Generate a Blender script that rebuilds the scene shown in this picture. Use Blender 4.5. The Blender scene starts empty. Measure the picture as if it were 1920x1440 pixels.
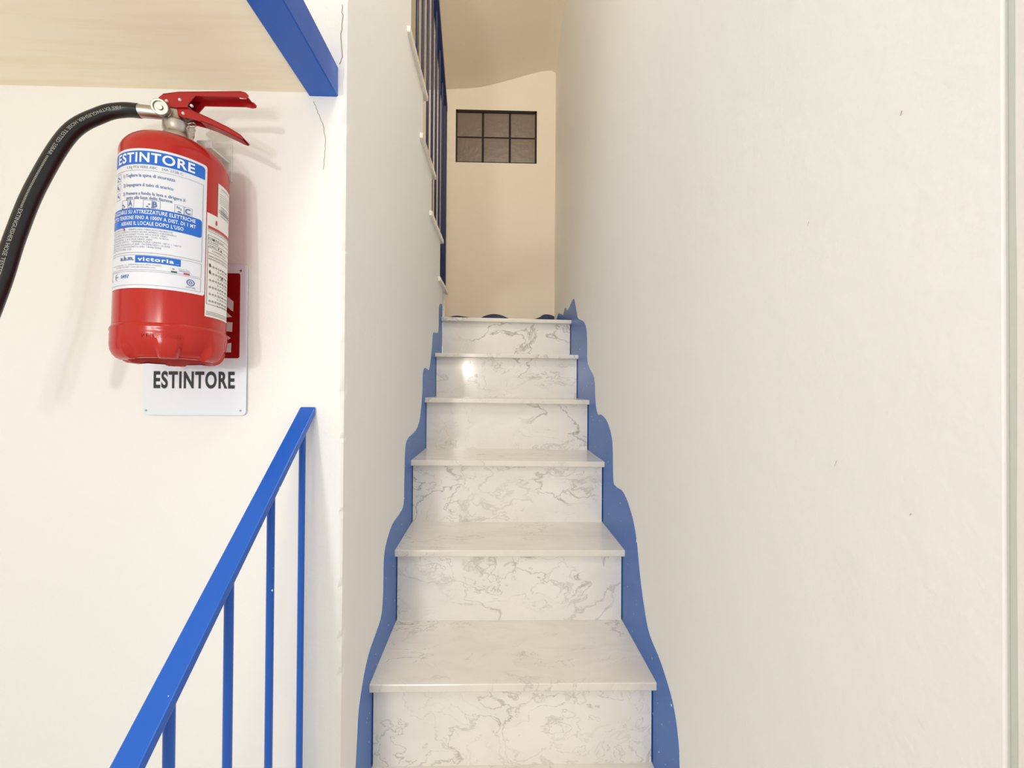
import bpy, bmesh, math, random
from mathutils import Vector, Matrix
random.seed(7)
SC = bpy.context.scene
COL = SC.collection

# ------------------------------------------------------------------ camera
YAW, PITCH, ROLL, FPX, CAMZ = math.radians(1.5), math.radians(.45), math.radians(.35), 760., 1.60
fw = Vector((math.sin(YAW)*math.cos(PITCH), math.cos(YAW)*math.cos(PITCH), math.sin(PITCH)))
rt = Vector((math.cos(YAW), -math.sin(YAW), 0)); up = rt.cross(fw)
rt2 = rt*math.cos(ROLL) + up*math.sin(ROLL); up2 = rt2.cross(fw)
cd = bpy.data.cameras.new('camera'); cam = bpy.data.objects.new('camera', cd); COL.objects.link(cam)
cd.sensor_fit = 'HORIZONTAL'; cd.sensor_width = 36; cd.lens = FPX/1920*36; cd.clip_start = .01
m = Matrix((rt2, up2, -fw)).transposed().to_4x4(); m.translation = (0, 0, CAMZ)
cam.matrix_world = m
SC.camera = cam

# ------------------------------------------------------------------ world and lamps
SC.view_settings.view_transform = 'Standard'; SC.view_settings.look = 'None'
SC.view_settings.gamma = 1; SC.view_settings.use_curve_mapping = False
SC.view_settings.exposure = 0.0
W = bpy.data.worlds.new('world'); SC.world = W; W.use_nodes = True
W.node_tree.nodes['Background'].inputs[0].default_value = (1.0, .98, .95, 1)
W.node_tree.nodes['Background'].inputs[1].default_value = .78

def lamp(name, loc, energy, col, rad):
    l = bpy.data.lights.new(name, 'POINT'); l.energy = energy; l.color = col; l.shadow_soft_size = rad
    o = bpy.data.objects.new(name, l); o.location = loc; COL.objects.link(o); return o
lamp('room_bulb_cool', (-.46, -.12, 1.75), 3.4, (.90, .97, 1.0), .022)
lamp('room_bulb_warm', (-.365, -.12, 1.80), 3.4, (1.0, .92, .80), .022)
lamp('fill_behind', (-1.04, -5.0, 1.95), 222, (1.0, .975, .93), .16)  # fill added far behind the camera for the risers, aligned with their shadow edge
lamp('fill_stairwell', (.02, .45, 4.1), 50, (1.0, .92, .80), .20)  # invented fill above the stairwell, brightens treads and side walls
lamp('fill_stairs', (.05, -.80, 3.3), 28, (1.0, .94, .85), .18)  # added fill high behind the camera, lifts risers, treads and left wall
lamp('fill_landing', (-.78, 2.45, 3.35), .3, (1.0, .80, .55), .10)  # weak warm fill added out of view to light the landing

# ------------------------------------------------------------------ materials
def mat(name, col, rough=.6, metal=0., spec=.5, coat=0.):
    m = bpy.data.materials.new(name); m.use_nodes = True
    b = m.node_tree.nodes['Principled BSDF']
    b.inputs['Base Color'].default_value = (*col, 1); b.inputs['Roughness'].default_value = rough
    b.inputs['Metallic'].default_value = metal; b.inputs['Specular IOR Level'].default_value = spec
    b.inputs['Coat Weight'].default_value = coat
    return m
def nd(m, t, **k):
    n = m.node_tree.nodes.new(t)
    for a, v in k.items(): setattr(n, a, v)
    return n
def lk(m, a, b): m.node_tree.links.new(a, b)
def noise(m, vec, scale, detail=3, rough=.5, dist=0.):
    n = nd(m, 'ShaderNodeTexNoise'); n.inputs['Scale'].default_value = scale
    n.inputs['Detail'].default_value = detail; n.inputs['Roughness'].default_value = rough
    n.inputs['Distortion'].default_value = dist
    lk(m, vec, n.inputs['Vector']); return n.outputs['Fac']
def ramp(m, fac, stops):
    r = nd(m, 'ShaderNodeValToRGB'); e = r.color_ramp.elements
    while len(e) < len(stops): e.new(.5)
    for i, (p, c) in enumerate(stops):
        e[i].position = p; e[i].color = (*c, 1) if len(c) == 3 else c
    lk(m, fac, r.inputs[0]); return r.outputs[0]
def mix(m, fac, a, b, mode='MIX'):
    n = nd(m, 'ShaderNodeMix', data_type='RGBA', blend_type=mode)
    for i, v in ((0, fac), (6, a), (7, b)):
        if isinstance(v, (int, float)): n.inputs[i].default_value = v
        elif isinstance(v, tuple): n.inputs[i].default_value = (*v, 1)
        else: lk(m, v, n.inputs[i])
    return n.outputs[2]
def mth(m, op, a, b=0.):
    n = nd(m, 'ShaderNodeMath', operation=op)
    for i, v in ((0, a), (1, b)):
        if isinstance(v, (int, float)): n.inputs[i].default_value = v
        else: lk(m, v, n.inputs[i])
    return n.outputs[0]
def bump(m, h, strength, dist):
    n = nd(m, 'ShaderNodeBump'); n.inputs['Strength'].default_value = strength; n.inputs['Distance'].default_value = dist
    lk(m, h, n.inputs['Height']); lk(m, n.outputs[0], m.node_tree.nodes['Principled BSDF'].inputs['Normal'])
def base(m, c): lk(m, c, m.node_tree.nodes['Principled BSDF'].inputs['Base Color'])
def objvec(m, scale=(1, 1, 1), rand=0.):
    t = nd(m, 'ShaderNodeTexCoord'); mp = nd(m, 'ShaderNodeMapping'); mp.inputs['Scale'].default_value = scale
    lk(m, t.outputs['Object'], mp.inputs['Vector'])
    if rand:
        oi = nd(m, 'ShaderNodeObjectInfo'); c = nd(m, 'ShaderNodeCombineXYZ')
        v = mth(m, 'MULTIPLY', oi.outputs['Random'], rand)
        for i in range(3): lk(m, v, c.inputs[i])
        a = nd(m, 'ShaderNodeVectorMath', operation='ADD'); lk(m, mp.outputs[0], a.inputs[0]); lk(m, c.outputs[0], a.inputs[1])
        return a.outputs[0]
    return mp.outputs[0]

def plaster(name, col, mottle=.03):
    m = mat(name, col, .62, spec=.35); v = objvec(m)
    f = noise(m, v, 1.7, 4); lo = tuple(c*(1-mottle) for c in col)
    c = mix(m, f, lo, col)
    sp = noise(m, v, 46, 2); k = ramp(m, sp, [(0, (0, 0, 0)), (.80, (0, 0, 0)), (.83, (1, 1, 1))])
    base(m, mix(m, mth(m, 'MULTIPLY', k, .25), c, tuple(x*.75 for x in col)))
    h = mth(m, 'ADD', noise(m, v, 9, 5, .6), mth(m, 'MULTIPLY', noise(m, v, 120, 2), .12))
    bump(m, h, .22, .012); return m
M = {}
M['wall'] = plaster('wall_paint', (.91, .90, .87))
M['wall_dim'] = plaster('wall_paint_dim_warm', (.85, .755, .61))  # same paint as the other walls, tinted tan to imitate dim warm light
M['soffit'] = mat('soffit_board', (.86, .74, .52), .6)
v = objvec(M['soffit'], (1.2, 14, 14)); f = noise(M['soffit'], v, 3, 6, .65)
base(M['soffit'], ramp(M['soffit'], f, [(.3, (.90, .80, .60)), (.55, (.95, .87, .69)), (1, (.96, .89, .73))]))
M['jamb'] = plaster('jamb_paint', (.85, .83, .78))
M['groove'] = plaster('groove_paint', (.68, .69, .63))

def blue(name, col, rough, fleck):
    m = mat(name, col, rough, spec=.5); v = objvec(m)
    c = mix(m, noise(m, v, 5, 3), tuple(x*.88 for x in col), col)
    f = ramp(m, noise(m, v, 95, 1), [(0, (0, 0, 0)), (fleck, (0, 0, 0)), (fleck+.02, (1, 1, 1))])
    base(m, mix(m, f, c, (.75, .78, .85))); bump(m, noise(m, v, 40, 2), .08, .004); return m
M['blue'] = blue('blue_enamel', (.006, .105, .53), .30, .80)
M['blue_wall'] = blue('blue_wall_paint', (.016, .145, .54), .34, .757)
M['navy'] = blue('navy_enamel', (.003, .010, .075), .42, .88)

def marble(name, rough, white, vein, thick, warm, dens, scale):
    m = mat(name, white, rough, spec=.5); v = objvec(m, scale, 37.)
    w = nd(m, 'ShaderNodeTexNoise'); w.inputs['Scale'].default_value = 4.5; w.inputs['Detail'].default_value = 5
    lk(m, v, w.inputs['Vector'])
    vs = nd(m, 'ShaderNodeVectorMath', operation='SCALE'); lk(m, w.outputs['Color'], vs.inputs[0]); vs.inputs['Scale'].default_value = .32
    va = nd(m, 'ShaderNodeVectorMath', operation='ADD'); lk(m, v, va.inputs[0]); lk(m, vs.outputs[0], va.inputs[1])
    p = va.outputs[0]
    def veins(sc, det, th):
        n = noise(m, p, sc, det, .55, .6); a = mth(m, 'ABSOLUTE', mth(m, 'SUBTRACT', n, .5))
        return ramp(m, a, [(0, (1, 1, 1)), (th*.35, (.55, .55, .55)), (th, (0, 0, 0))])
    a = mth(m, 'MULTIPLY', veins(3.4, 5, thick), ramp(m, noise(m, v, 2.2, 2), [(.42, (0, 0, 0)), (.62, (1, 1, 1))]))
    b = mth(m, 'MULTIPLY', veins(8.5, 6, thick*.9), ramp(m, noise(m, p, 3.1, 2), [(.50-dens, (0, 0, 0)), (.66, (.8, .8, .8))]))
    vv = mth(m, 'MAXIMUM', a, b)
    cloud = ramp(m, noise(m, p, 5, 5, .6), [(.35, warm), (.62, white)])
    c = mix(m, mth(m, 'MULTIPLY', vv, .80), cloud, vein)
    st = ramp(m, noise(m, v, 26, 3, .6), [(0, (0, 0, 0)), (.72, (0, 0, 0)), (.78, (1, 1, 1))])
    c = mix(m, mth(m, 'MULTIPLY', st, .35), c, (.33, .29, .23))
    base(m, c); bump(m, noise(m, v, 60, 2), .03, .002); return m
M['riser'] = marble('riser_marble', .13, (.94, .90, .83), (.38, .35, .31), .016, (.88, .84, .77), .06, (1, 1, 1.5))
M['tread'] = marble('tread_marble', .20, (.85, .80, .72), (.42, .39, .35), .011, (.78, .73, .65), -.04, (1.0, 2.4, 1))

M['red'] = mat('red_enamel', (.47, .017, .010), .22, spec=.45, coat=0.)
M['red_dark'] = mat('red_lever_paint', (.42, .012, .016), .26, spec=.5)
M['chrome'] = mat('nickel', (.55, .52, .48), .36, 1.0)
M['brushed'] = mat('brushed_steel', (.46, .43, .39), .42, 1.0)
v = objvec(M['brushed']); bump(M['brushed'], noise(M['brushed'], v, 160, 2), .12, .001)
M['rubber'] = mat('hose_rubber', (.008, .008, .010), .32, spec=.5)
M['hose_ink'] = mat('hose_print_ink', (.42, .42, .40), .7)
M['paper'] = mat('label_paper', (.77, .79, .85), .35, spec=.5)
M['paper2'] = mat('side_label_paper', (.82, .80, .78), .5)
M['ink_blue'] = mat('label_blue_ink', (.010, .14, .62), .35)
M['ink_white'] = mat('label_white_ink', (.85, .86, .90), .4)
M['ink_grey'] = mat('label_grey_ink', (.27, .31, .42), .5)
M['ink_mid'] = mat('label_slate_ink', (.10, .17, .38), .5)
M['ink_black'] = mat('black_ink', (.025, .030, .030), .5)
M['ink_red'] = mat('red_ink', (.55, .05, .05), .5)
M['ink_green'] = mat('green_ink', (.03, .17, .07), .5)
M['ink_soft'] = mat('soft_black_ink', (.10, .10, .10), .5)
M['sign'] = mat('sign_white', (.82, .86, .94), .3, spec=.5)
M['sign_red'] = mat('sign_red', (.30, .003, .006), .35)
M['sign_pic'] = mat('sign_pictogram', (.80, .78, .76), .4)
M['bracket'] = mat('bracket_white', (.75, .74, .70), .4)
M['mortar'] = mat('dark_mortar', (.010, .008, .008), .8)
g = mat('frosted_glass', (.215, .155, .110), .36, spec=.5); M['glass'] = g
g.node_tree.nodes['Principled BSDF'].inputs['Transmission Weight'].default_value = .12
v = objvec(g); bump(g, noise(g, v, 30, 3), .25, .01)
M['crack'] = mat('crack_grey', (.28, .25, .21), .9)
M['chip'] = mat('chip_plaster', (.55, .50, .42), .9)
M['scuff'] = mat('scuff_grey', (.40, .38, .33), .9)
M['floor'] = marble('floor_marble', .3, (.84, .80, .73), (.4, .38, .34), .02, (.66, .61, .54), 0, (1, 1, 1))

# ------------------------------------------------------------------ mesh helpers
def link(name, me, material, parent=None, smooth=False):
    if material: me.materials.append(M[material] if isinstance(material, str) else material)
    if smooth:
        for p in me.polygons: p.use_smooth = True
    o = bpy.data.objects.new(name, me); COL.objects.link(o)
    if parent is not None: o.parent = parent
    return o
class MB:
    def __init__(s): s.v = []; s.f = []
    def add(s, v, f):
        n = len(s.v); s.v += [tuple(p) for p in v]; s.f += [tuple(i+n for i in q) for q in f]; return s
    def box(s, x0, x1, y0, y1, z0, z1):
        return s.hexa([(x0, y0), (x1, y0), (x1, y1), (x0, y1)], z0, z1)
    def hexa(s, q, z0, z1):                      # quad in plan, extruded upwards
        return s.add([(x, y, z0) for x, y in q] + [(x, y, z1) for x, y in q],
                     [(3, 2, 1, 0), (4, 5, 6, 7), (0, 1, 5, 4), (1, 2, 6, 5), (2, 3, 7, 6), (3, 0, 4, 7)])
    def prism(s, pts, fn, d0, d1):               # polygon (a,b) extruded along d, fn(a,b,d) -> xyz
        n = len(pts)
        return s.add([fn(a, b, d0) for a, b in pts] + [fn(a, b, d1) for a, b in pts],
                     [tuple(range(n))[::-1], tuple(range(n, 2*n))] + [(i, (i+1) % n, n+(i+1) % n, n+i) for i in range(n)])
    def lathe(s, prof, seg=48, c=(0, 0, 0), cap=True):
        n = len(prof); vs = []; fs = []
        for i in range(seg):
            a = 2*math.pi*i/seg
            vs += [(c[0]+r*math.cos(a), c[1]+r*math.sin(a), c[2]+z) for r, z in prof]
        for i in range(seg):
            j = (i+1) % seg
            fs += [(i*n+k, j*n+k, j*n+k+1, i*n+k+1) for k in range(n-1)]
        if cap:
            fs.append(tuple(i*n for i in range(seg))[::-1]); fs.append(tuple(i*n+n-1 for i in range(seg)))
        return s.add(vs, fs)
    def tube(s, path, rad, seg=12, cap=True):
        path = [Vector(p) for p in path]; n = len(path); vs = []; fs = []
        rads = rad if isinstance(rad, (list, tuple)) else [rad]*n
        ref = Vector((0, 0, 1))
        t0 = (path[1]-path[0]).normalized()
        if abs(t0.dot(ref)) > .9: ref = Vector((0, 1, 0))
        u = t0.cross(ref).normalized()
        for i, p in enumerate(path):
            t = (path[min(i+1, n-1)]-path[max(i-1, 0)]).normalized()
            u = (u - t*u.dot(t)).normalized(); w = t.cross(u)
            vs += [p + (u*math.cos(2*math.pi*k/seg) + w*math.sin(2*math.pi*k/seg))*rads[i] for k in range(seg)]
        for i in range(n-1):
            for k in range(seg):
                l = (k+1) % seg; fs.append((i*seg+k, i*seg+l, (i+1)*seg+l, (i+1)*seg+k))
        if cap: fs += [tuple(range(seg))[::-1], tuple(range((n-1)*seg, n*seg))]
        return s.add(vs, fs)
    def mesh(s, name, bevel=0., seg=1):
        me = bpy.data.meshes.new(name); me.from_pydata(s.v, [], s.f)
        bm = bmesh.new(); bm.from_mesh(me); bmesh.ops.recalc_face_normals(bm, faces=bm.faces)
        if bevel:
            ed = [e for e in bm.edges if len(e.link_faces) == 2 and e.calc_face_angle(0) > .5]
            bmesh.ops.bevel(bm, geom=ed, offset=bevel, segments=seg, affect='EDGES', profile=.5)
        bm.to_mesh(me); bm.free(); return me
    def obj(s, name, material, parent=None, smooth=False, bevel=0., seg=1):
        o = link(name, s.mesh(name, bevel, seg), material, parent, smooth)
        if smooth and hasattr(o.data, 'set_sharp_from_angle'): o.data.set_sharp_from_angle(angle=.7)
        return o
def struct(o, label=None, cat=None):
    o['kind'] = 'structure'
    if label: o['label'] = label
    if cat: o['category'] = cat
    return o
def tag(o, label, cat, group=None):
    o['label'] = label; o['category'] = cat
    if group: o['group'] = group
    return o
def empty(name, loc, rot=(0, 0, 0)):
    o = bpy.data.objects.new(name, None); o.empty_display_size = .05
    o.location = loc; o.rotation_euler = rot; COL.objects.link(o); return o
def interp(pr, y):
    if y <= pr[0][0]: return pr[0][1]
    for (a, p), (b, q) in zip(pr, pr[1:]):
        if y <= b: return p+(q-p)*(y-a)/(b-a)
    return pr[-1][1]
XR = [(.28, .390), (.99, .386), (1.46, .377), (3, .377)]     # face of the right wall
XL = [(.80, -.312), (.99, -.314), (1.46, -.323), (3, -.323)]  # face of the left wall
YF, YB = .81, 2.89

# ------------------------------------------------------------------ setting
struct(MB().box(-2.4, 1.2, -6.2, 1.0, -.04, 0).obj('floor', 'floor'),
       'pale marble floor at the foot of the stairs', 'floor')
# right wall with a slightly bent face and rounded near edge
mb = MB(); ys = [.300, .99, 1.46, 3.0]
near = [(.52, .3043), (.3946, .3043), (interp(XR, .3)+.0005, .3047), (interp(XR, .3), .3060)]
plan = near + [(interp(XR, y), y) for y in ys[1:]] + [(.52, 3.0)]
mb.prism(plan, lambda a, b, d: (a, b, d), 0, 4.75)
struct(mb.obj('wall_right', 'wall'), 'plain cream wall along the right of the stairs', 'wall')
struct(MB().box(.3940, .52, .27, .3041, 0, 4.75).obj('trim_1', 'groove'),
       'narrow grey groove at the near end of right wall', 'trim')
mb = MB(); pts = []
for i in range(80):
    z = i*4.75/79; pts.append((z, .2962+random.uniform(-.0004, .0004) - (.002 if random.random() < .06 else 0)))
for (z0, a), (z1, b) in zip(pts, pts[1:]):
    mb.add([(.3895, a, z0), (.52, a, z0), (.3895, b, z1), (.52, b, z1), (.3895, .1, z0), (.52, .1, z0), (.3895, .1, z1), (.52, .1, z1)],
           [(0, 1, 3, 2), (0, 2, 6, 4), (1, 5, 7, 3), (4, 6, 7, 5)])
struct(mb.obj('trim_2', 'jamb'), 'rough white door jamb at far right edge', 'trim')

# front wall (extinguisher wall)
struct(MB().box(-2.0, -.42, YF, YF+.1, 0, 4.6).obj('wall_front', 'wall'),
       'white wall carrying the fire extinguisher', 'wall')
# partition wall between the two flights, stepped top, chipped near corner
RIS = [2.32, 2.11, 1.855, 1.638, 1.41, 1.18, .95]       # riser faces of the upper flight
TOP = [2.157, 2.38, 2.59, 2.805, 3.025, 3.245, 3.465]   # its tread tops
mb = MB()
brk = sorted(set([.83, .99, 1.46, 2.2] + [y for y in RIS if .83 < y < 2.2]))
def top_at(y):
    z = 3.465
    for r, t in zip(RIS, TOP):
        if y < r: z = t
        else: break
    return z - .022
for a, b in zip(brk, brk[1:]):
    mb.hexa([(interp(XL, a), a), (interp(XL, b), b), (-.42, b), (-.42, a)], 0, top_at((a+b)/2))
rows = []; z = 0.
while z < 3.44:
    j = abs(random.gauss(0, .0007)) + (random.uniform(.002, .005) if random.random() < .07 else 0)
    rows.append((z, j)); z += random.uniform(.006, .03)
rows.append((3.443, .001))
for (z0, a), (z1, b) in zip(rows, rows[1:]):
    vs = []
    for zz, j in ((z0, a), (z1, b)):
        vs += [(-.42, .83, zz), (-.42, YF, zz), (-.316-j, YF, zz), (-.3122-j*.4, YF+.0035+j, zz), (-.3123, .83, zz)]
    mb.add(vs, [(i, (i+1) % 5, 5+(i+1) % 5, 5+i) for i in range(5)])
wl = struct(mb.obj('wall_left', 'wall'), 'cream partition wall along the left of the stairs with stepped top', 'wall')
# back wall with an opening for the glass blocks
WX0, WX1, WZ0, WZ1 = -.337, .243, 3.204, 3.583
mb = MB()
mb.box(-1.2, WX0, YB, YB+.1, 1.9, 4.8).box(WX1, .377, YB, YB+.1, 1.9, 4.8)
mb.box(WX0, WX1, YB, YB+.1, 1.9, WZ0).box(WX0, WX1, YB, YB+.1, WZ1, 4.8)
struct(mb.obj('wall_back', 'wall_dim'), 'cream wall at the end of the landing', 'wall')
struct(MB().box(-1.2, -1.1, .91, YB, 1.9, 4.8).obj('wall_upper', 'wall_dim'), 'cream wall beside the upper flight', 'wall')
# ceiling over the stairwell: rises towards the viewer and towards the right
prof = [(-1.2, 3.70), (-.6, 3.715), (-.403, 3.725), (-.25, 3.735), (-.167, 3.745), (-.05, 3.775), (.062, 3.807), (.216, 3.857), (.30, 3.876), (.35, 3.878), (.377, 3.862)]
mb = MB(); NY = 12; n = len(prof)
for s in (0, .06):
    for i in range(NY+1):
        y = YB - (YB-1.5)*i/NY
        mb.v += [(x, y, z + (YB-y)*.28 + s) for x, z in prof]
o1 = (NY+1)*n
for i in range(NY):
    for k in range(n-1):
        q = (i*n+k, i*n+k+1, (i+1)*n+k+1, (i+1)*n+k)
        mb.f += [q, tuple(o1+t for t in q[::-1])]
struct(mb.obj('ceiling', 'wall_dim', smooth=True), 'sloping cream ceiling over the landing', 'ceiling')
# mezzanine board
struct(MB().box(-2.0, -.384, -1.4, YF, 2.182, 2.215).obj('ceiling', 'soffit'),
       'cream board underside of the mezzanine above the extinguisher', 'ceiling')
bm_ = MB().box(-.3855, -.3285, -1.4, YF+.002, 2.175, 2.235).obj('steel_beam', 'blue', bevel=.002)
tag(bm_, 'blue square steel beam along the mezzanine edge overhead', 'beam')

# glass block window
wf = MB().box(WX0, WX1, YB+.034, YB+.09, WZ0, WZ1).obj('window_1', 'mortar')
struct(wf, 'six glass blocks in dark joints set in back wall', 'window')
cw, ch = (WX1-WX0)/3, (WZ1-WZ0)/2
bl = MB()
def cushion(w, h, d):
    b = MB(); n = 6; vs = []
    for j in range(n+1):
        for i in range(n+1):
            u, q = i/n*2-1, j/n*2-1
            k = (1-u**6)*(1-q**6)
            vs.append((u*w/2, -d*(.97+.03*k), q*h/2))
    fs = [(j*(n+1)+i, j*(n+1)+i+1, (j+1)*(n+1)+i+1, (j+1)*(n+1)+i) for j in range(n) for i in range(n)]
    b.add(vs, fs)
    rim = [i for i in range(n+1)] + [j*(n+1)+n for j in range(1, n+1)] + [n*(n+1)+i for i in range(n-1, -1, -1)] + [j*(n+1) for j in range(n-1, 0, -1)]
    m0 = len(b.v); b.v += [(b.v[i][0], 0, b.v[i][2]) for i in rim]
    L = len(rim); b.f += [(rim[i], m0+i, m0+(i+1) % L, rim[(i+1) % L]) for i in range(L)]
    return b
me = cushion(cw-.015, ch-.012, .026).mesh('glass_block'); me.materials.append(M['glass'])
for j in range(2):
    for i in range(3):
        o = bpy.data.objects.new('glass_block', me); COL.objects.link(o); o.parent = wf
        o.location = (WX0+cw*(i+.5), YB+.0345, WZ0+ch*(j+.5) - (.006 if j else .0))

for a, b, c, d in ((WX0, WX1, WZ1-.017, WZ1), (WX0, WX1, WZ0, WZ0+.006), (WX0, WX0+.010, WZ0, WZ1), (WX1-.013, WX1, WZ0, WZ1)):
    MB().box(a, b, YB+.001, YB+.034, c, d).obj('window_frame', 'mortar', wf)
for i in (1, 2): MB().box(WX0+cw*i-.0075, WX0+cw*i+.0075, YB+.0075, YB+.034, WZ0, WZ1).obj('joint', 'mortar', wf)
MB().box(WX0, WX1, YB+.0078, YB+.034, WZ0+ch-.009, WZ0+ch+.001).obj('joint', 'mortar', wf)

# ------------------------------------------------------------------ lower flight
st = empty('staircase', (.03, .27, 0))
tag(st, 'white veined marble staircase rising between the cream walls', 'staircase')
def part(mb, name, material, root, **k):
    o = mb.obj(name, material, root, **k); o.matrix_parent_inverse = Matrix.Translation(root.location).inverted(); return o
# nosing line (front Y, top Z left, top Z right)
STEP = [(.27, .22, .22), (.51, .44, .44), (.752, .662, .660), (.989, .882, .878), (1.232, 1.107, 1.104),
        (1.463, 1.336, 1.331), (1.721, 1.553, 1.547), (1.975, 1.765, 1.760), (2.178, 1.975, 1.965)]
def slab(x0, x1, y0, y1, zl, zr, th, jag=0.):
    mb = MB()
    return mb.add([(x0, y0, zl-th), (x1, y0, zr-th), (x1, y1, zr-th), (x0, y1, zl-th), (x0, y0, zl), (x1, y0, zr), (x1, y1, zr), (x0, y1, zl)],
                  [(3, 2, 1, 0), (4, 5, 6, 7), (0, 1, 5, 4), (1, 2, 6, 5), (2, 3, 7, 6), (3, 0, 4, 7)])
core = MB()
for i, (y, zl, zr) in enumerate(STEP):
    lo = y < .8
    x0 = -.405 if lo else interp(XL, y)-.001; x1 = interp(XR, y)+.001
    last = i == len(STEP)-1
    yn = YB if last else STEP[i+1][0]+.05
    if not last:
        t = MB(); xb0 = -.405 if lo else interp(XL, yn)-.001; xb1 = interp(XR, yn)+.001
        if lo and yn > YF: yn = YF-.001 if False else yn
        th = .020
        q = [(x0, y), (x1, y), (xb1, yn), (xb0 if not (lo and yn > YF) else x0, yn)]
        if lo and yn > YF-.002:      # notch round the wall end
            q = [(x0, y), (x1, y), (xb1, yn), (-.3125, yn)]
        zs = [zl, zr, zr, zl]
        t.add([(a, b, z-th) for (a, b), z in zip(q, zs)] + [(a, b, z) for (a, b), z in zip(q, zs)],
              [(3, 2, 1, 0), (4, 5, 6, 7), (0, 1, 5, 4), (1, 2, 6, 5), (2, 3, 7, 6), (3, 0, 4, 7)])
        part(t, 'tread', 'tread', st, bevel=.0025, seg=2)
    else:
        part(slab(x0, x1, y, YB, zl, zr, .020), 'landing', 'tread', st, bevel=.0025, seg=2)
        struct(MB().box(-1.1, x0-.0005, 2.2, YB, 1.950, 1.970).obj('floor', 'tread'), 'pale marble landing floor at top of the stairs', 'floor')
    pz = STEP[i-1][1] if i else 0; pzr = STEP[i-1][2] if i else 0
    r = MB(); a0 = x0+(.004 if not lo else .012); a1 = x1-.005
    r.add([(a0, y+.026, pz), (a1, y+.026, pzr), (a1, y+.045, pzr), (a0, y+.045, pz), (a0, y+.026, zl-.020), (a1, y+.026, zr-.020), (a1, y+.045, zr-.020), (a0, y+.045, zl-.020)],
          [(3, 2, 1, 0), (4, 5, 6, 7), (0, 1, 5, 4), (1, 2, 6, 5), (2, 3, 7, 6), (3, 0, 4, 7)])
    part(r, 'riser', 'riser', st)
    ye = STEP[i+1][0]+.045 if not last else YB
    core.box(-.30 if y > .7 else -.39, .37, y+.046, ye, 0 if i == 0 else max(0, STEP[i-1][1]-.3), min(zl, zr)-.0205)
part(core, 'stair_core', 'groove', st)

# painted blue skirting bands
def band(name, outer, low, face, sgn, th, label):
    mb = MB(); y = 0; cols = []
    for p in outer:
        y = max(y+1e-5, p[0]); cols.append((y, interp(low, y), p[1]))
    for (y0, a0, b0), (y1, a1, b1) in zip(cols, cols[1:]):      # plate hugging the wall face, column by column
        f0, f1 = face(y0)-sgn*th, face(y1)-sgn*th; g0, g1 = face(y0)+sgn*.0005, face(y1)+sgn*.0005
        mb.add([(f0, y0, a0), (f1, y1, a1), (f1, y1, b1), (f0, y0, b0), (g0, y0, b0), (g1, y1, b1)], [(0, 1, 2, 3), (3, 2, 5, 4)])
    return struct(mb.obj(name, 'blue_wall'), label, 'trim')
def dense(p, k=4):
    out = []
    n = len(p)
    for i in range(n-1):
        p0, p1, p2, p3 = (Vector(p[max(i-1, 0)]), Vector(p[i]), Vector(p[i+1]), Vector(p[min(i+2, n-1)]))
        for s in range(k):
            t = s/k
            out.append(tuple(.5*((2*p1)+(p2-p0)*t+(2*p0-5*p1+4*p2-p3)*t*t+(3*p1-p0-3*p2+p3)*t**3)))
    out.append(tuple(p[-1])); return out
Rb = [(.80, .56), (.845, .66), (.86, .73), (.865, .786), (.871, .838), (.898, .897), (.964, .941), (1.038, .966), (1.075, 1.014), (1.107, 1.084), (1.142, 1.188), (1.197, 1.247), (1.257, 1.276), (1.328, 1.275), (1.358, 1.289), (1.366, 1.378), (1.379, 1.431), (1.438, 1.48), (1.514, 1.498), (1.582, 1.499), (1.619, 1.561), (1.639, 1.637), (1.73, 1.684), (1.774, 1.72), (1.777, 1.803), (1.799, 1.865), (1.858, 1.905), (1.977, 1.937), (2.02, 1.965), (2.096, 2.057), (2.16, 2.064), (2.235, 2.05), (2.317, 2.043), (2.396, 2.074), (2.478, 2.047), (2.568, 2.067), (2.69, 2.092), (2.76, 2.069), (2.885, 2.05)]
Lb = [(.86, .56), (.885, .66), (.901, .765), (.91, .827), (.919, .879), (.95, .928), (.988, .958), (1.041, .971), (1.094, .988), (1.111, 1.042), (1.113, 1.115), (1.131, 1.158), (1.201, 1.193), (1.302, 1.197), (1.355, 1.211), (1.362, 1.289), (1.373, 1.393), (1.414, 1.42), (1.476, 1.426), (1.569, 1.44), (1.629, 1.483), (1.668, 1.578), (1.677, 1.655), (1.722, 1.679), (1.811, 1.674), (1.85, 1.709), (1.889, 1.786), (1.915, 1.851), (1.976, 1.862), (2.075, 1.886), (2.088, 1.997), (2.122, 2.032), (2.198, 2.045)]
low_r = low_l = [(.80, .3), (1.06, .4), (1.1, .5), (2.0, 1.45), (2.25, 1.7), (2.9, 1.9)]
band('trim_3', dense(Rb), low_r, lambda y: interp(XR, y), 1, .0012, 'wavy blue painted band climbing the right wall')
band('trim_4', dense(Lb), low_l, lambda y: interp(XL, y), -1, .0012, 'wavy blue painted band climbing the left wall')
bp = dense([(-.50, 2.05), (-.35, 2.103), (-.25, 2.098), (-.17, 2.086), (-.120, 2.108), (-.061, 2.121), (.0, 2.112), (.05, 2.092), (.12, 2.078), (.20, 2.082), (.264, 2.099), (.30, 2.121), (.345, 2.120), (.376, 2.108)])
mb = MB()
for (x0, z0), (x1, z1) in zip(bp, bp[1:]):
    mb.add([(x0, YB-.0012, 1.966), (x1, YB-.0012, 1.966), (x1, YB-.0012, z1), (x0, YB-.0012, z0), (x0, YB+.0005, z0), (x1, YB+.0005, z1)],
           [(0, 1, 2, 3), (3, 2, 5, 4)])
struct(mb.obj('trim_5', 'navy'), 'wavy blue painted band low on the back wall', 'trim')

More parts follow.
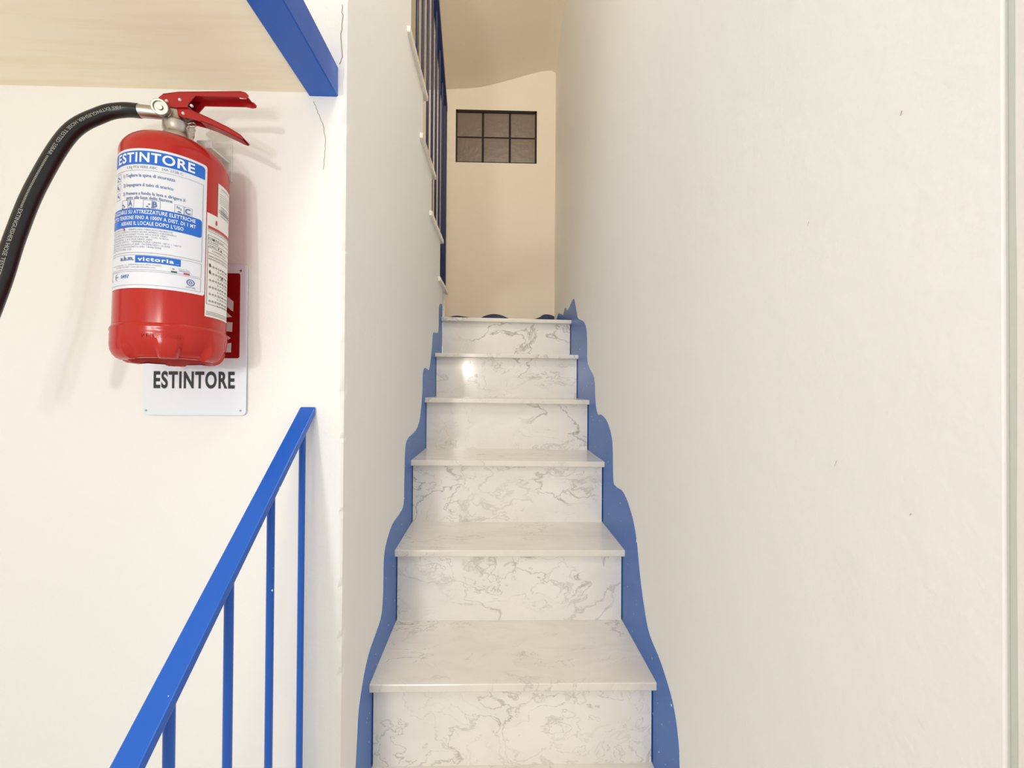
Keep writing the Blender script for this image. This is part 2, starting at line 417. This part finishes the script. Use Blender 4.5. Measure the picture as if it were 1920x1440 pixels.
# ------------------------------------------------------------------ upper flight
su = empty('staircase', (-.7, 2.34, 1.97))
tag(su, 'upper marble flight turning back above the left wall', 'staircase')
NOS = [2.364, 2.155, 1.899, 1.682, 1.455, 1.225, .995]
for i, (r, zt, nz) in enumerate(zip(RIS, TOP, NOS)):
    ny = RIS[i+1]-.06 if i+1 < len(RIS) else .92
    part(MB().box(-1.098, -.311, ny, nz, zt-.022, zt), 'tread', 'riser', su, bevel=.002)
    zb = TOP[i-1] if i else 1.97
    part(MB().box(-1.098, -.325, r-.02, r, zb, zt-.022), 'riser', 'riser', su)

# ------------------------------------------------------------------ railings
def railing(name, label, x, rail, w, th, bal, foot, newel, nr, paint='blue'):
    root = empty(name, (x, newel[0], newel[1])); tag(root, label, 'railing')
    (ya, za), (yb, zb) = rail
    d = Vector((0, yb-ya, zb-za)).normalized(); nn = Vector((0, -d.z, d.y))
    if nn.z < 0: nn = -nn
    mb = MB(); vs = []
    for p in ((ya, za), (yb, zb)):
        # ends cut vertically
        for dx in (-w/2, w/2):
            for t in (-th/2, th/2):
                vs.append((x+dx, p[0], p[1] + t/abs(d.y)))
    mb.add(vs, [(0, 1, 3, 2), (4, 6, 7, 5), (0, 4, 5, 1), (2, 3, 7, 6), (1, 5, 7, 3), (0, 2, 6, 4)])
    part(mb, 'handrail', paint, root, bevel=.0018, seg=2)
    for y in bal:
        zt = za+(zb-za)*(y-ya)/(yb-ya); z0 = foot(y)
        part(MB().lathe([(.006, z0), (.006, zt)], 14, (x, y, 0)), 'baluster', paint, root, smooth=True)
    part(MB().box(x-nr, x+nr, newel[0]-nr, newel[0]+nr, newel[1], newel[2]), 'newel_post', paint, root, bevel=.002)
    return root
def foot_lo(y):
    z = 0
    for s in STEP[:3]:
        if y > s[0]: z = s[1]
    return z
railing('railing', 'blue metal handrail with round balusters below the fire extinguisher', -.380,
        ((.808, 1.551), (.255, 1.0520)), .030, .012, [.787, .683, .581, .48, .378], foot_lo, (.285, .22, 1.07), .012)
def foot_up(y):
    z = TOP[0]
    for nz, t in zip(NOS, TOP):
        if y < nz: z = t
    return z
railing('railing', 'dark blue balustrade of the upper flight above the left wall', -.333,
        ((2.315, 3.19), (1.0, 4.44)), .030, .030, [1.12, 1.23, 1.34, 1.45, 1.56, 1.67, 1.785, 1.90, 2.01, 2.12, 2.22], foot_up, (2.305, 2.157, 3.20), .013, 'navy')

# ------------------------------------------------------------------ lettering helpers
_txt = {}
def text_mesh(body, weight=0., space=1.0, cap=0.):
    key = (body, weight, space, cap > .008)
    if key not in _txt:
        c = bpy.data.curves.new('t', 'FONT'); c.body = body; c.size = 1; c.resolution_u = 6 if cap > .008 else 2; c.offset = weight; c.space_character = space
        c.fill_mode = 'FRONT'
        o = bpy.data.objects.new('t', c); COL.objects.link(o)
        dg = bpy.context.evaluated_depsgraph_get(); dg.update()
        me = o.evaluated_get(dg).to_mesh()
        vs = [tuple(v.co) for v in me.vertices]; fs = [tuple(p.vertices) for p in me.polygons]
        o.evaluated_get(dg).to_mesh_clear()
        bpy.data.objects.remove(o); bpy.data.curves.remove(c)
        xs = [v[0] for v in vs]; x0, x1 = min(xs), max(xs)
        _txt[key] = ([(v[0]-x0, v[1]) for v in vs], fs, x1-x0)
    return _txt[key]
CAP = .70
def put_text(mb, body, fn, u0, width, v0, cap, weight=0., space=1.0):
    """fn(u,v)->xyz ; text from u0 spanning width (None = natural), baseline v0, capital height cap"""
    vs, fs, w = text_mesh(body, weight, space, cap)
    k = cap/CAP; kx = k if width is None else width/w
    mb.add([fn(u0+x*kx, v0+y*k) for x, y in vs], fs)

# ------------------------------------------------------------------ extinguisher sign
SX0, SX1, SZ0, SZ1, SY = -.6945, -.4978, 1.542, 1.836, YF-.006
sg = empty('wall_sign', ((SX0+SX1)/2, SY, SZ0))
tag(sg, 'white rectangular ESTINTORE sign with red panel behind the extinguisher', 'sign')
def rrect(x0, x1, z0, z1, r, n=5):
    out = []
    for cx, cz, a0 in ((x1-r, z0+r, -90), (x1-r, z1-r, 0), (x0+r, z1-r, 90), (x0+r, z0+r, 180)):
        for i in range(n+1):
            a = math.radians(a0+90*i/n); out.append((cx+r*math.cos(a), cz+r*math.sin(a)))
    return out
yz = lambda a, b, d: (a, d, b)
part(MB().prism(rrect(SX0, SX1, SZ0, SZ1, .008), yz, SY, SY+.0015), 'plate', 'sign', sg)
part(MB().prism(rrect(-.6815, -.5112, 1.653, 1.819, .004), yz, SY-.0003, SY+.0005), 'red_panel', 'sign_red', sg)
pic = MB()
P = lambda pts: pic.prism(pts, yz, SY-.0006, SY+.0004)
# right column of the pictogram: stacked bars and leaf-shaped tongues
P([(-.5236, 1.7640), (-.527, 1.7665), (-.5377, 1.7755), (-.556, 1.790), (-.556, 1.768), (-.538, 1.7555), (-.528, 1.7465), (-.5240, 1.7445)])
P([(-.5255, 1.7335), (-.531, 1.738), (-.542, 1.749), (-.556, 1.757), (-.556, 1.732), (-.540, 1.7325)])
P([(-.5250, 1.7230), (-.540, 1.7240), (-.556, 1.727), (-.556, 1.712), (-.540, 1.7060), (-.5256, 1.7045)])
P([(-.5280, 1.6925), (-.536, 1.698), (-.556, 1.704), (-.556, 1.682), (-.545, 1.6845), (-.535, 1.688)])
P([(-.5268, 1.6830), (-.540, 1.681), (-.556, 1.678), (-.556, 1.6645), (-.5272, 1.6645)])
# plain extinguisher figure on the hidden half
P(rrect(-.640, -.600, 1.668, 1.765, .010)); P([(-.626, 1.767), (-.614, 1.767), (-.614, 1.780), (-.626, 1.780)])
P([(-.628, 1.782), (-.596, 1.790), (-.596, 1.796), (-.628, 1.788)])
part(pic, 'pictogram', 'sign_pic', sg)['kind'] = 'stuff'
tm = MB(); put_text(tm, 'ESTINTORE', lambda u, v: (u, SY-.0005, v), -.674, .1545, 1.5952, .0310, .032, 1.14)
part(tm, 'lettering', 'ink_black', sg)['kind'] = 'stuff'
for x, z in ((SX0+.007, SZ0+.009), (SX1-.010, SZ0+.009), (SX1-.012, SZ1-.012), (SX0+.008, SZ1-.012)):
    part(MB().prism(rrect(x-.0018, x+.0018, z-.0018, z+.0018, .0017, 3), yz, SY-.0012, SY+.004), 'screw', 'brushed', sg)

# ------------------------------------------------------------------ fire extinguisher
ER = .075
ex = empty('fire_extinguisher', (-.560, .703, 1.640), (math.radians(-3.02), math.radians(-1.43), 0))
tag(ex, 'red fire extinguisher with black hose and white instruction label on wall', 'fire extinguisher')
def cy(a, z, off=0.):
    t = math.radians(a); return ((ER+off)*math.sin(t), -(ER+off)*math.cos(t), z)
# tank
prof = [(.070, .020), (.0745, .024), (ER, .03), (ER, .340)]
for i in range(1, 15):
    t = i/14*math.pi/2*.97
    prof.append((ER*max(0, math.cos(t))**.62, .340+.040*math.sin(t)**1.15))
prof = [p for p in prof if p[0] > .019 or p[1] < .1] + [(.019, .381), (.019, .392)]
MB().lathe(prof, 72).obj('tank', 'red', ex, smooth=True)
# base ring with notches
seg = 120; prof = [(.0755, .052), (.0772, .0485), (.0778, .0455), (.0768, .0425), (.0772, .038), (.0775, .022), (.0765, .013), (.0735, .006), (.069, .0005), (.063, -.0025), (.058, -.002), (.056, .004), (.056, .03)]
mb = MB(); n = len(prof)
def notch(a):       # depth factor 0..1
    for c in (7, 62, 122, 182, 242, 302):
        d = abs((a-c+180) % 360-180)
        if d < 19: return min(1, (19-d)/5)
    return 0
for i in range(seg):
    a = 360*i/seg; k = notch(a); t = math.radians(a)
    for r, z in prof:
        if z < .0245:
            f = k*min(1, (.0245-z)/.010)
            r -= .009*f if r > .06 else 0
            if z < .006: z += .002*k
        mb.v.append((r*math.sin(t), -r*math.cos(t), z))
for i in range(seg):
    j = (i+1) % seg
    mb.f += [(i*n+k, j*n+k, j*n+k+1, i*n+k+1) for k in range(n-1)]
bring = mb.obj('base_ring', 'red', ex, smooth=True)
tm = MB(); put_text(tm, 'PT TE 27 BAR', lambda u, v: cy(math.degrees(u/ER), v, .0029), math.radians(10)*ER, math.radians(38)*ER, .0285, .006, .02)
tm.obj('embossed_lettering', 'red', bring)['kind'] = 'stuff'

# main label
def cstrip(mb, a0, a1, z0, z1, off, r=0., step=2.5, corners='1111'):
    n = max(1, int(abs(a1-a0)/step)); rd = math.degrees(r/ER)
    As = [a0+(a1-a0)*i/n for i in range(n+1)]
    if r: As = sorted(set(As + [a0+rd*q for q in (.1, .3, .6, 1)] + [a1-rd*q for q in (.1, .3, .6, 1)]))
    vs = []
    for a in As:
        def cut(d): return 0 if d >= rd or not r else r*(1-math.sqrt(max(0, 1-(1-d/rd)**2)))
        l, h = cut(a-a0), cut(a1-a)     # corners: TL TR BR BL
        zt = z1 - max(l if corners[0] == '1' else 0, h if corners[1] == '1' else 0)
        zb = z0 + max(l if corners[3] == '1' else 0, h if corners[2] == '1' else 0)
        vs += [cy(a, zb, off), cy(a, zt, off)]
    return mb.add(vs, [(2*i, 2*i+2, 2*i+3, 2*i+1) for i in range(len(As)-1)])
lb = cstrip(MB(), -43, 69.5, .1045, .3262, .0004, .004).obj('label', 'paper', ex, smooth=True)
cstrip(MB(), -39, 66.8, .3005, .3222, .0007, .005, corners='1100').obj('blue_band', 'ink_blue', lb)
cstrip(MB(), -41, 64.5, .1995, .2300, .0007, .004, corners='1111').obj('blue_band', 'ink_blue', lb)
cstrip(MB(), .6, 44.3, .1440, .1553, .0007).obj('blue_band', 'ink_blue', lb)
def ctext(mb, s, a0, a1, z, cap, wt=.0, off=.0010, space=1.0):
    put_text(mb, s, lambda u, v: cy(math.degrees(u/ER), v, off), math.radians(a0)*ER, None if a1 is None else math.radians(a1-a0)*ER, z, cap, wt, space)
def line(material, *a):
    t = MB(); ctext(t, *a); o = t.obj('lettering', material, lb); o['kind'] = 'stuff'; return o
line('ink_white', 'ESTINTORE', -30, 55.6, .3042, .0152, .026, .0010, 1.12)
line('ink_white', 'UTILIZZABILE SU ATTREZZATURE ELETTRICHE', -39, 57.5, .2213, .0058, .018, .0010, 1.06)
line('ink_white', 'SOTTO TENSIONE FINO A 1000V A DIST. DI 1 MT', -38.5, 58, .2122, .0058, .018, .0010, 1.06)
line('ink_white', 'AERARE IL LOCALE DOPO L\u2019USO', -20, 46, .2031, .0058, .018, .0010, 1.06)
line('ink_white', 'victoria', 3.5, 38, .1468, .0062, .03, .0010, 1.15); line('ink_white', 's.r.l.', 40, 43, .1462, .0016)
for q in (('6 Kg POLVERE ABC   34A 233B C', -14, 44, .2938, .0042),
          ('MANUTENZIONE - VERIFICARE PERIODICAMENTE', -38, 36, .1948, .0026),
          ('USARE SOLO AGENTI E PARTI DI RICAMBIO ORIGINALI', -38, 39, .1909, .0026),
          ('CONFORME ALLA DIRETTIVA 97/23/CE PED', -38, 31, .1870, .0026),
          ('DENOMINAZIONE COMMERCIALE PA6 BB - COD. 61461A', -38, 32.5, .1831, .0026),
          ('ESTINGUENTE: 6 KG POLVERE ABC', -38, 18, .1792, .0026),
          ('PROPELLENTE AZOTO - TEMPERATURA LIMITE -30\u00b0C / +60\u00b0C', -38, 44.5, .1753, .0026),
          ('PRESSIONE DI COLLAUDO 25 BAR - DI ESERCIZIO 15 BAR', -38, 34, .1714, .0026),
          ('APPROVATO CON DECRETO DEL 14/06/2006', -38, 26, .1675, .0026),
          ('COSTRUTTORE 155', -38, -4, .1636, .0026),
          ('Zona industriale, 11, 27050 Romano (PV) ITALIA', -34, 27, .1398, .0022),
          ('Tel. 0383 0551867  www.abmvictoria.com', -27, 21, .1362, .0022),
          ('0497/08', 49.5, 59, .1120, .0026), ('MADE IN', 42, 48, .1395, .0016), ('ITALY', 49, 53, .1395, .0016)):
    line('ink_grey', *q)
for q in (('1) Togliere la spina di sicurezza', -19, 36.8, .2800, .0052, .008),
          ('2) Impugnare il tubo di scarico', -18.5, 35.5, .2648, .0052, .008),
          ('3) Premere a fondo la leva e dirigere il', -18.5, 46.5, .2512, .0052, .008),
          ('getto alla base delle fiamme', -13.5, 35, .2443, .0052, .008),
          ('A', -10, -5.2, .2338, .0085, .03), ('B', 16.5, 21, .2332, .0085, .03), ('C', 47.0, 52.2, .2325, .0085, .03),
          ('a.b.m.', -18.8, -.9, .1478, .0068, .03), ('0497', -17, -6, .1200, .0055, .012), ('DRAGOTTO', 43, 53.5, .1362, .0024)):
    line('ink_mid', *q)
t = MB()                                    # CE mark strokes
for c, e in ((-34, 0), (-23, 1)):
    pts = [(c+4.2*math.cos(math.radians(q))*1.0, .1228+.0056*math.sin(math.radians(q))) for q in range(75, 290, 12)]
    for (a0, z0), (a1, z1) in zip(pts, pts[1:]):
        da = .55
        t.add([cy(a0-da, z0, .0009), cy(a0+da, z0, .0009), cy(a1+da, z1, .0009), cy(a1-da, z1, .0009)], [(0, 1, 2, 3)])
    if e: cstrip(t, c-4, c+1, .1222, .1234, .0009)
t.obj('conformity_mark', 'ink_mid', lb)['kind'] = 'stuff'
t = MB()                                    # pictogram blobs
def blob(mb, a, z, w, h, off=.0009, n=9, j=.35):
    vs = [cy(a+math.degrees(w/ER)*.5*math.cos(2*math.pi*i/n)*(1-random.random()*j), z+h*.5*math.sin(2*math.pi*i/n)*(1-random.random()*j), off) for i in range(n)]
    mb.add(vs, [tuple(range(n))])
for a, z in ((-29, .2815), (-29, .2665), (-29, .2515)):
    for k in range(3): blob(t, a+random.uniform(-2, 2), z+random.uniform(-.003, .003), .004, .0035)
for a in (-17, 10.5):
    for k in range(4): blob(t, a+random.uniform(-2, 3), .2365-.003*k+random.uniform(-.001, .001), .0045, .0026)
for k in range(3): blob(t, 39.5+k*1.7, .2395-.0012*k, .0016, .0052)
blob(t, 41.5, .2325, .006, .0030); cstrip(t, 40, 51, .2290, .2302, .0009); blob(t, -7, .2312, .006, .002); blob(t, 17, .2318, .007, .002)
t.obj('pictograms', 'ink_mid', lb)['kind'] = 'stuff'
t = MB()
def frame(a0, a1, z0, z1, w=.0005, off=.0008):
    da = math.degrees(w/ER)
    cstrip(t, a0, a1, z0, z0+w, off); cstrip(t, a0, a1, z1-w, z1, off); cstrip(t, a0, a0+da, z0, z1, off); cstrip(t, a1-da, a1, z0, z1, off)
cstrip(t, -41, 65.4, .2905, .2910, .0008); cstrip(t, 65, 65.4, .160, .2905, .0008)
frame(-43, 65.2, .1595, .1600); frame(-43, 65.2, .1328, .1565); frame(-43, 65, .1092, .1308)
for z in (.2765, .2615, .2460): frame(-33.5, -24, z, z+.0115)
for a in (-20, 7, 37): frame(a, a+9, .2265, .2435); frame(a+9, a+17, .2310, .2435)
t.obj('ruled_lines', 'ink_grey', lb)['kind'] = 'stuff'
t = MB(); cstrip(t, 35.5, 41, .1325, .1355, .0010); t.obj('green_stripe', 'ink_green', lb)
t = MB(); cstrip(t, 47.3, 53, .1325, .1355, .0010)
blob(t, -15.5, .1985, .0045, .0020, .0014); blob(t, -14.5, .1965, .0016, .0065, .0014); blob(t, 37.5, .1385, .004, .0022)
t.obj('red_stripe', 'ink_red', lb)['kind'] = 'stuff'
t = MB()
def ring(mb, a, z, r0, r1, off=.0010, n=20):
    vs = []
    for i in range(n):
        q = 2*math.pi*i/n
        for r in (r0, r1): vs.append(cy(a+math.degrees(r/ER)*math.cos(q), z+r*math.sin(q), off))
    mb.add(vs, [(2*i, (2*i+2) % (2*n), (2*i+3) % (2*n), 2*i+1) for i in range(n)])
ring(t, 54.2, .1213, .0040, .0055); ring(t, 54.2, .1213, .0012, .0024)
t.obj('round_emblem', 'ink_mid', lb)['kind'] = 'stuff'

# side label
sl = MB(); cstrip(sl, 70.5, 116, .0715, .2480, .0003); cstrip(sl, 85.5, 116, .248, .3085, .0003)
sl = sl.obj('side_label', 'paper2', ex, smooth=True)
t = MB(); cstrip(t, 72, 114, .2215, .2262, .0008); blob(t, 83.5, .236, .0048, .011, .0008); t.obj('red_stripe', 'ink_red', sl)['kind'] = 'stuff'
t = MB()
for z in (.2195, .2165): cstrip(t, 71.5, 114, z, z+.0006, .0007)
for z in (.2915, .2875, .284, .281, .278, .275): cstrip(t, 88, 114, z, z+.0004, .0007)
for z in (.2620, .2585): cstrip(t, 87, 114, z, z+.0008, .0007)
for z in (.2100, .2030, .1960, .1895, .1800, .0925, .0800, .0775, .0750): cstrip(t, 72, 114, z, z+.0006, .0007)
cstrip(t, 72, 72.5, .0925, .2100, .0007)
for k in range(6): ctext(t, 'VERIFICA', 90, 111, .3005-.0058*k if k == 0 else .272-.004*k, .0022, .0, .0008)
ctext(t, 'MATRICOLA', 73.5, 98, .2045, .0026, .0, .0008); ctext(t, 'CLASSE', 73.5, 88, .1985, .0026, .0, .0008)
ctext(t, 'ANNO', 73.5, 84, .1912, .0026, .0, .0008); ctext(t, 'CONTROLLO', 78, 104, .1840, .0026, .0, .0008)
ctext(t, 'MANUTENZIONE ESTINTORE', 74, 112, .1735, .0026, .0, .0008); ctext(t, 'REVISIONE COLLAUDO', 74, 112, .1690, .0026, .0, .0008)
for r_ in range(6):
    z = .1560-.0118*r_
    for c_, s in enumerate(('0', '0', '0', 'G', 'F', 'M', 'A', 'M', 'G')): ctext(t, s, 75+c_*4.3, 77.6+c_*4.3, z, .0036, .01, .0008)
    for c_, s in enumerate(('L', 'A', 'S', 'O', 'N', 'D')): ctext(t, s, 88+c_*4.3, 90.4+c_*4.3, z-.0050, .0030, .01, .0008)
t.obj('lettering', 'ink_soft', sl)['kind'] = 'stuff'
t = MB()
for a, z in ((75.5, .1595), (75.5, .1480), (96, .1440)): blob(t, a, z, .0032, .0075, .0010)
blob(t, 80, .2045, .006, .003, .0010); blob(t, 88, .1930, .003, .004, .0010); blob(t, 93, .1915, .003, .005, .0010)
t.obj('stamp_marks', 'ink_black', sl)['kind'] = 'stuff'

# valve
vl = MB().lathe([(.0225, .382), (.0240, .385), (.0240, .393), (.0215, .396), (.0205, .402), (.0225, .406), (.0225, .416), (.0190, .420), (.0175, .428), (.0175, .436), (.012, .438)], 28).obj('valve', 'chrome', ex, smooth=True)
MB().box(-.016, .026, -.0125, .0125, .4245, .4440).obj('valve_block', 'brushed', vl, bevel=.002)
MB().box(-.004, .0245, -.0132, -.0124, .4275, .4345).obj('printed_strip', 'paper', vl)
def disc(c, axis, r, h, mat_, name, par, hole=0., seg=24):
    ax_ = Vector(axis).normalized(); mb = MB()
    if hole: pf = [(hole, -h/2), (r*.94, -h/2), (r, -h/2*.6), (r, h/2*.6), (r*.94, h/2), (hole, h/2), (hole, -h/2)]
    else: pf = [(r*.9, -h/2), (r, -h/2*.6), (r, h/2*.6), (r*.9, h/2)]
    mb.lathe(pf, seg, cap=not hole)
    q = Vector((0, 0, 1)).rotation_difference(ax_); mb.v = [tuple(q @ Vector(p) + Vector(c)) for p in mb.v]
    return mb.obj(name, mat_, par, smooth=True)
gx = (-.0085, -.027, .4285)
gd = (.30, -1, -.30)
disc(gx, gd, .0125, .008, 'brushed', 'pressure_gauge', vl)
disc((gx[0]+.0012, gx[1]-.0045, gx[2]-.0012), gd, .0128, .004, 'brushed', 'gauge_rim', vl, hole=.0092)
disc((gx[0]+.0013, gx[1]-.0042, gx[2]-.0013), gd, .0045, .004, 'brushed', 'gauge_hub', vl)
MB().tube([(-.004, -.010, .425), (-.008, -.022, .428)], .0075, 14).obj('gauge_neck', 'chrome', vl, smooth=True)
# outlet ferrule and hose
hp = [(-.0453, -.0254, .425), (-.069, -.0303, .4228), (-.0945, -.0395, .4078), (-.1257, -.0572, .3633), (-.1487, -.0772, .2681), (-.1581, -.0927, .1816), (-.1660, -.1017, .1056), (-.1900, -.1036, .020)]
def cat3(p, k=8):
    p = [Vector(q) for q in p]; out = []; n = len(p)
    for i in range(n-1):
        p0, p1, p2, p3 = p[max(i-1, 0)], p[i], p[i+1], p[min(i+2, n-1)]
        for s in range(k):
            t = s/k; out.append(.5*((2*p1)+(p2-p0)*t+(2*p0-5*p1+4*p2-p3)*t*t+(3*p1-p0-3*p2+p3)*t**3))
    out.append(p[-1]); return out
HR = .0112
hpath = cat3(hp)
hs = MB().tube(hpath, HR, 18).obj('hose', 'rubber', ex, smooth=True)
MB().tube([(-.012, -.014, .4275), (-.030, -.0205, .4265), (-.050, -.0262, .4247)], [.0085, .0100, .0106], 18).obj('ferrule', 'chrome', ex, smooth=True)
MB().tube([hp[-1], (-.199, -.1036, -.012), (-.205, -.1036, -.035)], [.0135, .0125, .0085], 18).obj('nozzle', 'rubber', ex, smooth=True)
# hose print: wrapped along the hose, on the side facing the stairs
arc = [0.]
for a, b in zip(hpath, hpath[1:]): arc.append(arc[-1]+(b-a).length)
face = Vector((.52, -.80, -.25)).normalized()
def on_hose(s, ang_v, flip=1):
    s = max(0, min(arc[-1]-1e-5, s)); i = max(k for k in range(len(arc)-1) if arc[k] <= s)
    f = (s-arc[i])/(arc[i+1]-arc[i]); p = hpath[i].lerp(hpath[i+1], f)
    t0 = (hpath[i+1]-hpath[max(i-1, 0)]).normalized(); t1 = (hpath[min(i+2, len(hpath)-1)]-hpath[i]).normalized()
    t = t0.lerp(t1, f).normalized(); nrm = (face - t*face.dot(t)).normalized(); bi = t.cross(nrm)
    return p + (nrm*math.cos(ang_v) + bi*math.sin(ang_v))*(HR+.0004)
t = MB()
def hose_text(s, s0, s1, v0, cap):
    vs, fs, w = text_mesh(s, .0)
    t.add([on_hose(s0+(x/w)*(s1-s0), -((v0+y*cap/CAP)/HR)) for x, y in vs], fs)
hose_text('FIRE EXTINGUISHER HOSE TESTED 25BAR', .022, .165, -.0030, .0042)
hose_text('EXTINGUISHER HOSE TESTED 25BAR', .265, .395, -.0030, .0042)
s = .168
while s < .262:
    q = [on_hose(s, .22), on_hose(s+.0012, .22), on_hose(s+.0012, .02), on_hose(s, .02)]; t.add(q, [(0, 1, 2, 3)]); s += .0026
t.obj('hose_lettering', 'hose_ink', hs)['kind'] = 'stuff'

# handle (inverted channel) and squeeze lever
hd = MB(); yc = -.006; hw = .0125
xzp = lambda a, b, d: (a, d, b)
side = [(-.021, .4545), (-.013, .4615), (.012, .4650), (.118, .4660), (.1265, .4635), (.131, .4585), (.1295, .4545), (.124, .4535), (.112, .4560), (.040, .4575), (.030, .4450), (.028, .4370), (-.008, .4370)]
for d in (yc-hw, yc+hw-.0015): hd.prism(side, xzp, d, d+.0015)
tp = [(-.013, .4615), (.012, .4650), (.106, .4660)]
for (x0, z0), (x1, z1) in zip(tp, tp[1:]):
    hd.prism([(x0, z0-.0015), (x1, z1-.0015), (x1, z1), (x0, z0)], xzp, yc-hw, yc+hw)
hd.prism([(.118, .4645), (.124, .4620), (.124, .4635), (.118, .4660)], xzp, yc-hw, yc+hw)
for a, b in ((yc-hw, yc-.005), (yc+.005, yc+hw)): hd.prism([(.106, .4645), (.118, .4645), (.118, .4660), (.106, .4660)], xzp, a, b)
hdo = hd.obj('carrying_handle', 'red_dark', ex)
lev = [(.008, .4370), (.020, .4420), (.030, .4365), (.045, .4290), (.066, .4190), (.095, .4040), (.117, .3900), (.1215, .3850), (.119, .3820), (.112, .3845), (.090, .3960), (.066, .4075), (.048, .4140), (.030, .4190), (.018, .4210), (.010, .4260)]
lv = MB()
for d in (yc-.0095, yc+.0080): lv.prism(lev, xzp, d, d+.0015)
cap_t = lev[1:8]
for (x0, z0), (x1, z1) in zip(cap_t, cap_t[1:]):
    lv.prism([(x0, z0-.0018), (x1, z1-.0018), (x1, z1), (x0, z0)], xzp, yc-.0095, yc+.0095)
lv.prism(lev[8:13] + [(x, z+.0018) for x, z in lev[8:13]][::-1], xzp, yc-.0095, yc+.0095)
lvo = lv.obj('squeeze_lever', 'red_dark', ex)
for (x, z), par, y0 in (((-.006, .4475), hdo, yc-hw), ((.0160, .4495), hdo, yc-hw), ((.0330, .4420), hdo, yc-hw+.004), ((.0200, .4275), lvo, yc-.0095)):
    disc((x, y0-.0008, z), (0, 1, 0), .0024, .003, 'bracket', 'rivet', par, seg=14)
# safety pin chain
for k, (x, z, r) in enumerate(((.026, .4165, .0045), (.031, .411, .005), (.029, .403, .0055))):
    mb = MB(); mb.tube([(x+r*math.cos(q*math.pi/8), yc-.004+.002*math.sin(q*math.pi/8+k), z+r*math.sin(q*math.pi/8)) for q in range(17)], .0009, 6, cap=False)
    mb.obj('chain_link', 'brushed', ex, smooth=True)

# wall bracket holding the neck
br = empty('wall_bracket', (-.548, YF, 2.02)); tag(br, 'small white metal hook behind the extinguisher neck', 'bracket')
part(MB().box(-.566, -.532, YF-.003, YF, 2.000, 2.075), 'back_plate', 'bracket', br, bevel=.001)
part(MB().box(-.562, -.536, YF-.055, YF-.002, 2.036, 2.040), 'arm', 'bracket', br, bevel=.001)
part(MB().box(-.562, -.536, YF-.055, YF-.052, 2.038, 2.050), 'hook_lip', 'bracket', br, bevel=.001)

# ------------------------------------------------------------------ wear on the walls
def ribbon(name, pts, w, y, material, parent):
    mb = MB()
    for (x0, z0), (x1, z1) in zip(pts, pts[1:]):
        d = Vector((x1-x0, z1-z0)); 
        if d.length == 0: continue
        nn = Vector((-d.y, d.x)).normalized()*w/2
        mb.add([(x0+nn.x, y, z0+nn.y), (x0-nn.x, y, z0-nn.y), (x1-nn.x, y, z1-nn.y), (x1+nn.x, y, z1+nn.y)], [(0, 1, 2, 3)])
    return mb.obj(name, material, parent)
def jitter(p, k, a):
    out = []
    for (x0, z0), (x1, z1) in zip(p, p[1:]):
        for i in range(k): t = i/k; out.append((x0+(x1-x0)*t+random.uniform(-a, a), z0+(z1-z0)*t+random.uniform(-a, a)))
    return out + [p[-1]]
ribbon('crack', jitter([(-.376, 2.165), (-.367, 2.142), (-.357, 2.117), (-.351, 2.089), (-.353, 2.059), (-.356, 2.029)], 5, .0012), .0009, YF-.0004, 'crack', wl)
ribbon('crack', jitter([(-.322, 2.36), (-.320, 2.33), (-.324, 2.29), (-.321, 2.255), (-.326, 2.240)], 4, .0012), .0014, YF-.0004, 'crack', wl)
def wall_mark(y0, z0, y1, z1, w):
    d = Vector((y1-y0, z1-z0)); nn = Vector((-d.y, d.x)).normalized()*w/2
    f = lambda y, z: (interp(XR, y)-.0005, y, z)
    return MB().add([f(y0+nn.x, z0+nn.y), f(y0-nn.x, z0-nn.y), f(y1-nn.x*.4, z1-nn.y*.4), f(y1+nn.x*.4, z1+nn.y*.4)], [(0, 1, 2, 3)])
wr = bpy.data.objects['wall_right']
for a in ((.3835, 1.872, .3850, 1.868, .0012), (.460, 1.517, .463, 1.510, .0006), (.375, 1.4825, .3765, 1.4805, .001), (.502, 1.812, .505, 1.807, .0007)):
    wall_mark(*a).obj('scuff', 'scuff', wr)
